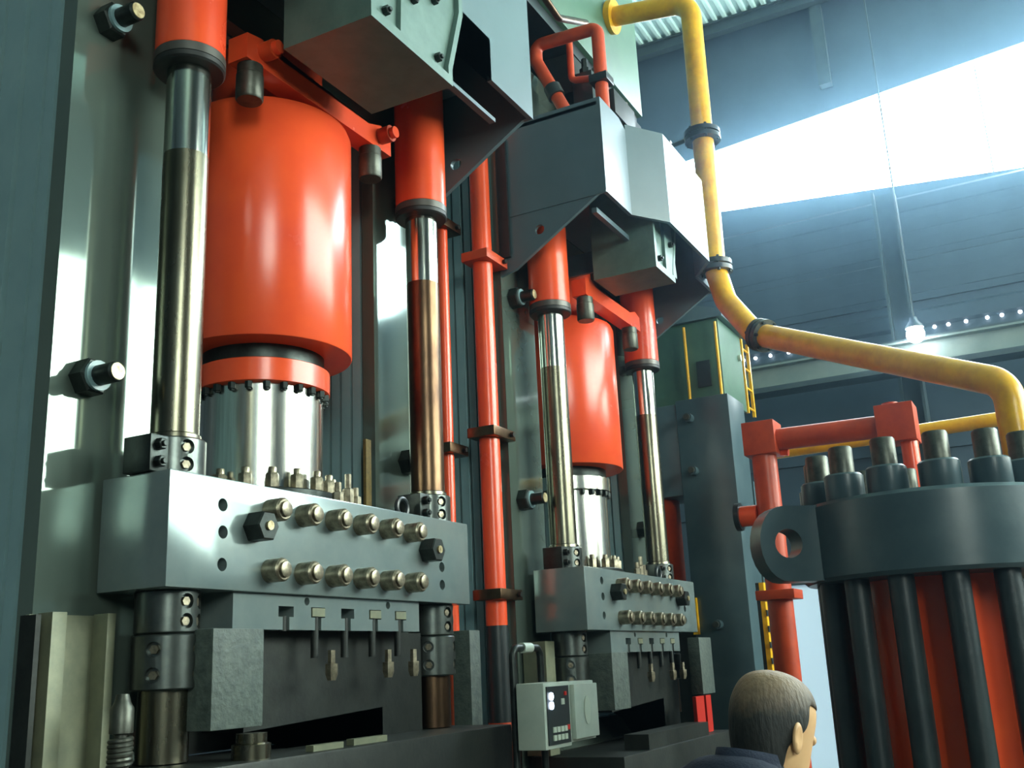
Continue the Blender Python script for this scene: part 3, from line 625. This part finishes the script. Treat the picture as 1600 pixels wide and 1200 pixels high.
cl = thing('thin_steel_line', 'thin dark pipe line running past the yellow gas pipe', 'pipe', (9.0, 3.05, 6.5)); obj('line_run', b, 'dark_steel', cl)
for y in (2.85, 2.65): obj('line_fitting', rod(B(), (9.0, y, 6.575), (9.0, y-.06, 6.58), .045, n=8), 'bolt_steel', cl)
b = B(); sweep(b, fillet([(6.6, 3.0, 7.9), (6.6, 3.0, 6.9), (6.9, 3.0, 6.85), (7.5, 3.0, 7.15)], .1), .03, 12)
tp = thing('copper_line', 'thin copper coloured pipe on the green tank front', 'pipe', (6.8, 3.0, 6.8)); obj('line_run', b, 'rod_brown', tp)

# ------------------------------------------------------------------ yellow pipe
yp = thing('yellow_gas_pipe', 'thick bright yellow pipe bending down past the hoods towards the stud ring', 'pipe', (8.6, 2.4, 4))
b = B(); sweep(b, fillet([(8.62, 3.17, 7.93), (8.62, 2.36, 7.80), (8.60, 2.375, 5.05), (8.57, 2.30, 4.72), (8.40, 2.035, 4.32), (7.2, .175, 3.31), (7.18, .155, .02)], .20, 10), .098, 26)
obj('pipe_run', b, 'yellow_paint', yp)
def pflange(p, d, r, m):
    p, d = Vector(p), Vector(d).normalized()
    f = obj('pipe_flange', rod(B(), p-d*.05, p-d*.008, r, n=24), m, yp); obj('pipe_flange', rod(B(), p+d*.008, p+d*.05, r, n=24), m, yp)
    u, v = frame_of(d)
    for k in range(6):
        a = 2*PI*k/6; q = p+(u*math.cos(a)+v*math.sin(a))*(r-.022); obj('flange_bolt', rod(B(), q-d*.07, q+d*.07, .014, n=6), 'dark_steel', f)
pflange((8.607, 2.37, 6.36), (0, 0, 1), .165, 'black_paint')
pflange((8.597, 2.375, 5.06), (0, 0, 1), .155, 'black_paint')
pflange((8.36, 1.97, 4.285), Vector((7.2, .175, 3.31))-Vector((8.4, 2.035, 4.32)), .14, 'stud_steel')
obj('tank_flange', rod(B(), (8.62, 3.19, 7.93), (8.62, 3.13, 7.92), .17, n=24), 'yellow_paint', yp)
yp2 = thing('yellow_pipe', 'horizontal yellow pipe behind the orange header', 'pipe', (9.5, 1.2, 3.5))
obj('pipe_run', rod(B(), (9.5, 2.36, 3.50), (9.5, -1.6, 3.56), .062, n=18), 'yellow_paint', yp2)
for y in (2.34, -1.5): obj('pipe_leg', rod(B(), (9.5, y, 0), (9.5, y, 3.46), .04, n=14), 'yellow_paint', yp2)

# ------------------------------------------------------------------ orange header with cube fittings
oh = thing('orange_header', 'orange header pipe with two cube fittings above the stud ring', 'pipe', (8.0, 1.95, 0))
obj('cube_fitting', box(B(), 7.88, 8.14, 1.85, 2.10, 3.20, 3.46, .006), 'orange_dull', oh)
obj('cube_fitting', box(B(), 7.86, 8.12, .83, 1.10, 3.16, 3.44, .006), 'orange_dull', oh)
obj('fitting_plug', rod(B(), (8.0, 1.00, 3.44), (8.0, 1.00, 3.47), .06, n=12), 'orange_dull', oh)
obj('standpipe', rod(B(), (8.0, 1.975, 0), (8.0, 1.975, 3.20), .095, n=28), 'orange_dull', oh)
obj('header_run', rod(B(), (8.0, 1.85, 3.315), (8.0, 1.10, 3.305), .085, n=24), 'orange_dull', oh)
obj('drop_pipe', rod(B(), (7.98, .90, 1.2), (7.98, .90, 3.16), .062, n=20), 'orange_paint', oh)
obj('side_stub', rod(B(), (8.0, 2.07, 2.75), (8.0, 2.20, 2.75), .08, n=20), 'orange_paint', oh)
obj('stub_flange', rod(B(), (8.0, 2.20, 2.75), (8.0, 2.24, 2.75), .11, n=20), 'black_paint', oh)
obj('elbow_flange', box(B(), 7.86, 8.14, 1.83, 2.12, 2.10, 2.17, .006), 'orange_dull', oh)
obj('drain_plug', rod(B(), (8.03, 1.85, 3.22), (8.03, 1.79, 3.21), .03, n=6), 'orange_paint', oh)

# ------------------------------------------------------------------ accumulator with studs
AX, AY, AZ0, AZ1 = 6.016, .642, 2.05, 2.455
ac = thing('accumulator_station', 'round dark flange with tall studs over black tie rods', 'accumulator', (AX, AY, 0))
obj('flange_disc', lathe(B(), AX, AY, [(.66, AZ0), (.68, AZ0+.02), (.68, AZ1-.02), (.66, AZ1)], 72), 'flange_paint', ac)
# lifting lug: a rounded ear standing out of the rim towards the presses
lp = Vector((5.45, 1.10)); ang = math.atan2(lp.y-AY, lp.x-AX); dv = Vector((math.cos(ang), math.sin(ang)))
def lug(angle, zc):
    dv = Vector((math.cos(angle), math.sin(angle), 0)); tv = Vector((-dv.y, dv.x, 0)); b = B(); h = (AZ1-AZ0)/2*.96
    prof = [(.60, -h), (.86, -h)] + [(.86+.14*math.sin(t), -h*math.cos(t)) for t in [PI*k/12 for k in range(1, 12)]] + [(.86, h), (.60, h)]
    for i in (0,):
        v0 = [b.verts.new(Vector((AX, AY, zc))+dv*p[0]+tv*.07+Vector((0, 0, p[1]))) for p in prof]
        v1 = [b.verts.new(Vector((AX, AY, zc))+dv*p[0]-tv*.07+Vector((0, 0, p[1]))) for p in prof]
        b.faces.new(v0); b.faces.new(list(reversed(v1)))
        for k in range(len(prof)): b.faces.new((v0[k], v1[k], v1[(k+1) % len(prof)], v0[(k+1) % len(prof)]))
    bmesh.ops.recalc_face_normals(b, faces=b.faces[:])
    cpos = Vector((AX, AY, zc))+dv*.845
    obj('lifting_lug', drill(b, rod(B(), cpos-tv*.15, cpos+tv*.15, .075, n=28)), 'flange_paint', ac)
lug(math.radians(128), (AZ0+AZ1)/2); lug(math.radians(-52), (AZ0+AZ1)/2)
for k in range(14):
    a = 2*PI*k/14+math.radians(195); x, y = AX+.56*math.cos(a), AY+.56*math.sin(a)
    n_ = obj('stud_nut', lathe(B(), x, y, [(.098, AZ1), (.10, AZ1+.006), (.10, AZ1+.125), (.09, AZ1+.135)], 18), 'flange_paint', ac)
    obj('stud_end', lathe(B(), x, y, [(.062, AZ1+.135), (.062, AZ1+.27), (.055, AZ1+.28)], 16), 'stud_steel', n_)
    obj('tie_rod', lathe(B(), x, y, [(.062, .40), (.062, AZ0)], 18), 'acc_rod', ac)
obj('inner_cylinder', lathe(B(), AX, AY, [(.38, .41), (.38, AZ0-.001)], 48), 'orange_paint', ac)
obj('base_flange', lathe(B(), AX, AY, [(.70, 0), (.70, .38), (.68, .40)], 56), 'flange_paint', ac)

# ------------------------------------------------------------------ lamp
lm = thing('high_bay_lamp', 'small bright white lamp hanging under the crane girder', 'lamp', (15.2, 1.42, 6.0))
obj('lamp_stem', rod(B(), (15.2, 1.42, 6.25), (15.2, 1.42, ZR-.55), .012, n=8), 'beam_steel', lm)
obj('lamp_shade', lathe(B(), 15.2, 1.42, [(.13, 6.09), (.12, 6.12), (.06, 6.2), (.05, 6.25)], 24), 'beam_steel', lm)
bb = B(); bmesh.ops.create_uvsphere(bb, u_segments=16, v_segments=10, radius=.125); bmesh.ops.translate(bb, verts=bb.verts[:], vec=(15.2, 1.42, 6.0)); obj('lamp_bulb', bb, 'lamp_glow', lm)

# ------------------------------------------------------------------ person
def build_person():
    base = Vector((2.35, .69, 0)); face = math.radians(-32)
    Rz = Matrix.Rotation(face, 3, 'Z')             # local +X = the way the person faces, +Y = their left
    def L(p): return base + Rz @ Vector(p)
    pe = thing('person', 'balding person with short dark hair in a navy jacket, looking away', 'person', base)
    def skin_mesh(name, joints, edges, m, root=0, sub=2):
        me = bpy.data.meshes.new(name); me.from_pydata([Rz @ Vector(p) for p, _ in joints], edges, []); o = bpy.data.objects.new(name, me); COL.objects.link(o)
        o.modifiers.new('skin', 'SKIN'); sm = o.modifiers.new('sub', 'SUBSURF'); sm.levels = sub; sm.render_levels = sub
        for i, (_, r) in enumerate(joints):
            sv = me.skin_vertices[0].data[i]; sv.radius = r if isinstance(r, tuple) else (r, r); sv.use_root = (i == root)
        bpy.context.view_layer.update()
        dg = bpy.context.evaluated_depsgraph_get(); me2 = bpy.data.meshes.new_from_object(o.evaluated_get(dg)); bpy.data.objects.remove(o)
        me2.name = name; me2.materials.clear(); me2.materials.append(MATS[m]); smooth(me2, 80)
        o2 = bpy.data.objects.new(name, me2); COL.objects.link(o2); o2.parent = pe; return o2
    # head: lofted rings around a spine tilted forward, joined to neck
    tilt = math.radians(20); HC = Vector((.085, 0, 1.542))         # head centre
    Rt = Matrix.Rotation(tilt, 3, 'Y')
    n = 32
    # (z, back, front, half width) in head space, chin to crown
    sec = [(-.180, .110, .0, .058), (-.145, .080, .012, .057), (-.122, .070, .050, .058), (-.104, .068, .092, .062), (-.072, .076, .100, .069), (-.035, .092, .098, .074), (.0, .103, .097, .078), (.035, .107, .098, .080),
           (.065, .102, .092, .077), (.092, .088, .076, .066), (.110, .066, .054, .049), (.121, .036, .028, .026), (.1245, .008, .006, .006)]
    def ring(s, grow=0):
        z, bk, fr, hw = s; out = []
        for k in range(n):
            a = 2*PI*k/n; c_, s_ = math.cos(a), math.sin(a)
            x = (fr+grow)*c_ if c_ > 0 else (bk+grow)*c_
            sx = abs(c_)**.9*(1 if c_ > 0 else -1)
            out.append(Vector((((fr if c_ > 0 else bk)+grow)*sx, (hw+grow)*s_, z)))
        return out
    hb = B(); rows = []
    for s in sec:
        rw = ring(s)
        for k in (0, 1, n-1):                       # nose ridge, brow, mouth
            if -.05 < s[0] < -.02: rw[k].x += (.020 if k == 0 else .009)
            if -.02 <= s[0] < .02: rw[k].x += (.008 if k == 0 else .003)
        for k in (2, 3, n-2, n-3):
            if -.01 < s[0] < .01: rw[k].x -= .008
        rows.append(rw)
    low = [[Vector((-.075+.072*math.cos(2*PI*k/n), .068*math.sin(2*PI*k/n), -.225)) for k in range(n)]]
    rows = low+rows
    wr = [[Rz @ (HC + Rt @ p) for p in r] for r in rows]; rings(hb, wr)
    for side in (-1, 1):                              # ears
        eb = bmesh.ops.create_uvsphere(hb, u_segments=12, v_segments=8, radius=1)['verts']
        for v in eb:
            p = v.co.copy(); cup = .006 if (p.x**2+p.z**2) < .35 and p.y*side > 0 else 0
            q = Vector((-.002+.020*p.x-.004*p.z, side*(.080+.013*p.y*side*side) if False else side*.081+.011*p.y-side*cup+side*(-.006*p.x), -.018+.034*p.z))
            v.co = Rz @ (HC + Rt @ q)
    for side in (-1, 1):                              # eyes
        eb = bmesh.ops.create_uvsphere(hb, u_segments=10, v_segments=6, radius=.0125)['verts']
        for v in eb: v.co = Rz @ (HC + Rt @ (v.co + Vector((.086, side*.032, .0))))
    # torso core, arms and legs of the body, one surface below the clothes
    sub_ = hb
    body = obj('body', hb, 'skin', None); body.parent = pe; body.location = (0, 0, 0)
    mod = body.modifiers.new('sub', 'SUBSURF'); mod.levels = 1; mod.render_levels = 1
    for p in body.data.polygons: p.use_smooth = True
    # hair: cap over the back and sides, thin on the crown
    hr = B()
    lower = [(-.092, .071, .066), (-.070, .077, .071), (-.035, .093, .076), (.0, .104, .080), (.035, .108, .082)]
    grid = []
    for z, bk, hw in lower:
        rw = ring((z, bk, .10, hw), .005); row = [rw[k] for k in range(7, 26)]
        if z < .0:                                    # behind the ears only
            for k in (0, 1): row[k] = row[2].copy(); row[-1-k] = row[-3].copy()
        grid.append(row)
    vv = [[hr.verts.new(Rz @ (HC + Rt @ p)) for p in row] for row in grid]
    for a, b_ in zip(vv, vv[1:]):
        for k in range(len(a)-1): hr.faces.new((a[k], a[k+1], b_[k+1], b_[k]))
    # crown rows run all round; the front of the first one joins the temples
    crown = [(.062, .1025, .088, .0775), (.080, .096, .078, .072), (.096, .086, .066, .063), (.110, .067, .050, .050), (.121, .036, .026, .027), (.1247, .010, .006, .008)]
    cv = [[hr.verts.new(Rz @ (HC + Rt @ p)) for p in ring(q, .005)] for q in crown]
    for k in range(7, 25): hr.faces.new((vv[-1][k-7], vv[-1][k-6], cv[0][k+1], cv[0][k]))
    for a, b_ in zip(cv, cv[1:]):
        for k in range(n): hr.faces.new((a[k], a[(k+1) % n], b_[(k+1) % n], b_[k]))
    hr.faces.new(cv[-1])
    bmesh.ops.remove_doubles(hr, verts=hr.verts[:], dist=.0005)
    bmesh.ops.recalc_face_normals(hr, faces=hr.faces[:])
    ho = obj('hair', hr, 'hair', None); ho.parent = pe; ho.location = (0, 0, 0)
    sd = ho.modifiers.new('solid', 'SOLIDIFY'); sd.thickness = .006; sd.offset = -1; ho.modifiers.new('sub', 'SUBSURF').levels = 1
    # jacket: torso and sleeves
    J = [((-.04, 0, .90), (.15, .12)), ((-.05, 0, 1.12), (.16, .115)), ((-.045, 0, 1.32), (.18, .115)), ((-.025, 0, 1.43), (.150, .085)), ((.0, 0, 1.48), (.075, .065)),
         ((-.03, .19, 1.40), (.072, .072)), ((-.04, .235, 1.12), (.055, .055)), ((.03, .235, .86), (.042, .042)),
         ((-.03, -.19, 1.40), (.072, .072)), ((-.04, -.235, 1.12), (.055, .055)), ((.03, -.235, .86), (.042, .042))]
    skin_mesh('jacket', J, [(0, 1), (1, 2), (2, 3), (3, 4), (3, 5), (5, 6), (6, 7), (3, 8), (8, 9), (9, 10)], 'navy_cloth', 0)
    cb_ = B(); rows = []
    for t, r in ((0, .092), (.35, .084), (.8, .076), (1, .074)):
        rows.append([Rz @ Vector((-.008+t*.02+r*1.0*math.cos(2*PI*k/24), r*.95*math.sin(2*PI*k/24), 1.435+.045*t+(.035*t*(1-math.cos(2*PI*k/24))/2))) for k in range(24)])
    rings(cb_, rows, False); co = obj('collar', cb_, 'navy_cloth', None); co.parent = pe; co.location = (0, 0, 0); s3 = co.modifiers.new('solid', 'SOLIDIFY'); s3.thickness = .008
    T_ = [((-.02, 0, .90), (.145, .115)), ((0, .09, .80), (.085, .085)), ((0, .10, .47), (.062, .062)), ((0, .105, .12), (.052, .052)), ((0, -.09, .80), (.085, .085)), ((0, -.10, .47), (.062, .062)), ((0, -.105, .12), (.052, .052))]
    skin_mesh('trousers', T_, [(0, 1), (1, 2), (2, 3), (0, 4), (4, 5), (5, 6)], 'dark_cloth', 0)
    for s in (-1, 1):
        skin_mesh('shoe', [((-.07, s*.105, .045), .040), ((.02, s*.105, .045), .043), ((.13, s*.11, .036), .034)], [(0, 1), (1, 2)], 'shoe_leather', 0)
        # hand: palm and five fingers
        hj = [((.055, s*.235, .83), .024), ((.062, s*.235, .765), (.036, .018))]; he = [(0, 1)]
        for f, (dx, ln) in enumerate(((.030, .075), (.010, .085), (-.010, .080), (-.028, .062))):
            i = len(hj); hj += [((.062+dx, s*.235, .735), .0095), ((.068+dx, s*.232, .735-ln*.5), .009), ((.078+dx, s*.226, .735-ln), .008)]; he += [(1, i), (i, i+1), (i+1, i+2)]
        i = len(hj); hj += [((.10, s*.228, .775), .011), ((.118, s*.222, .74), .010)]; he += [(0, i), (i, i+1)]
        skin_mesh('hand', hj, he, 'skin', 0)
build_person()
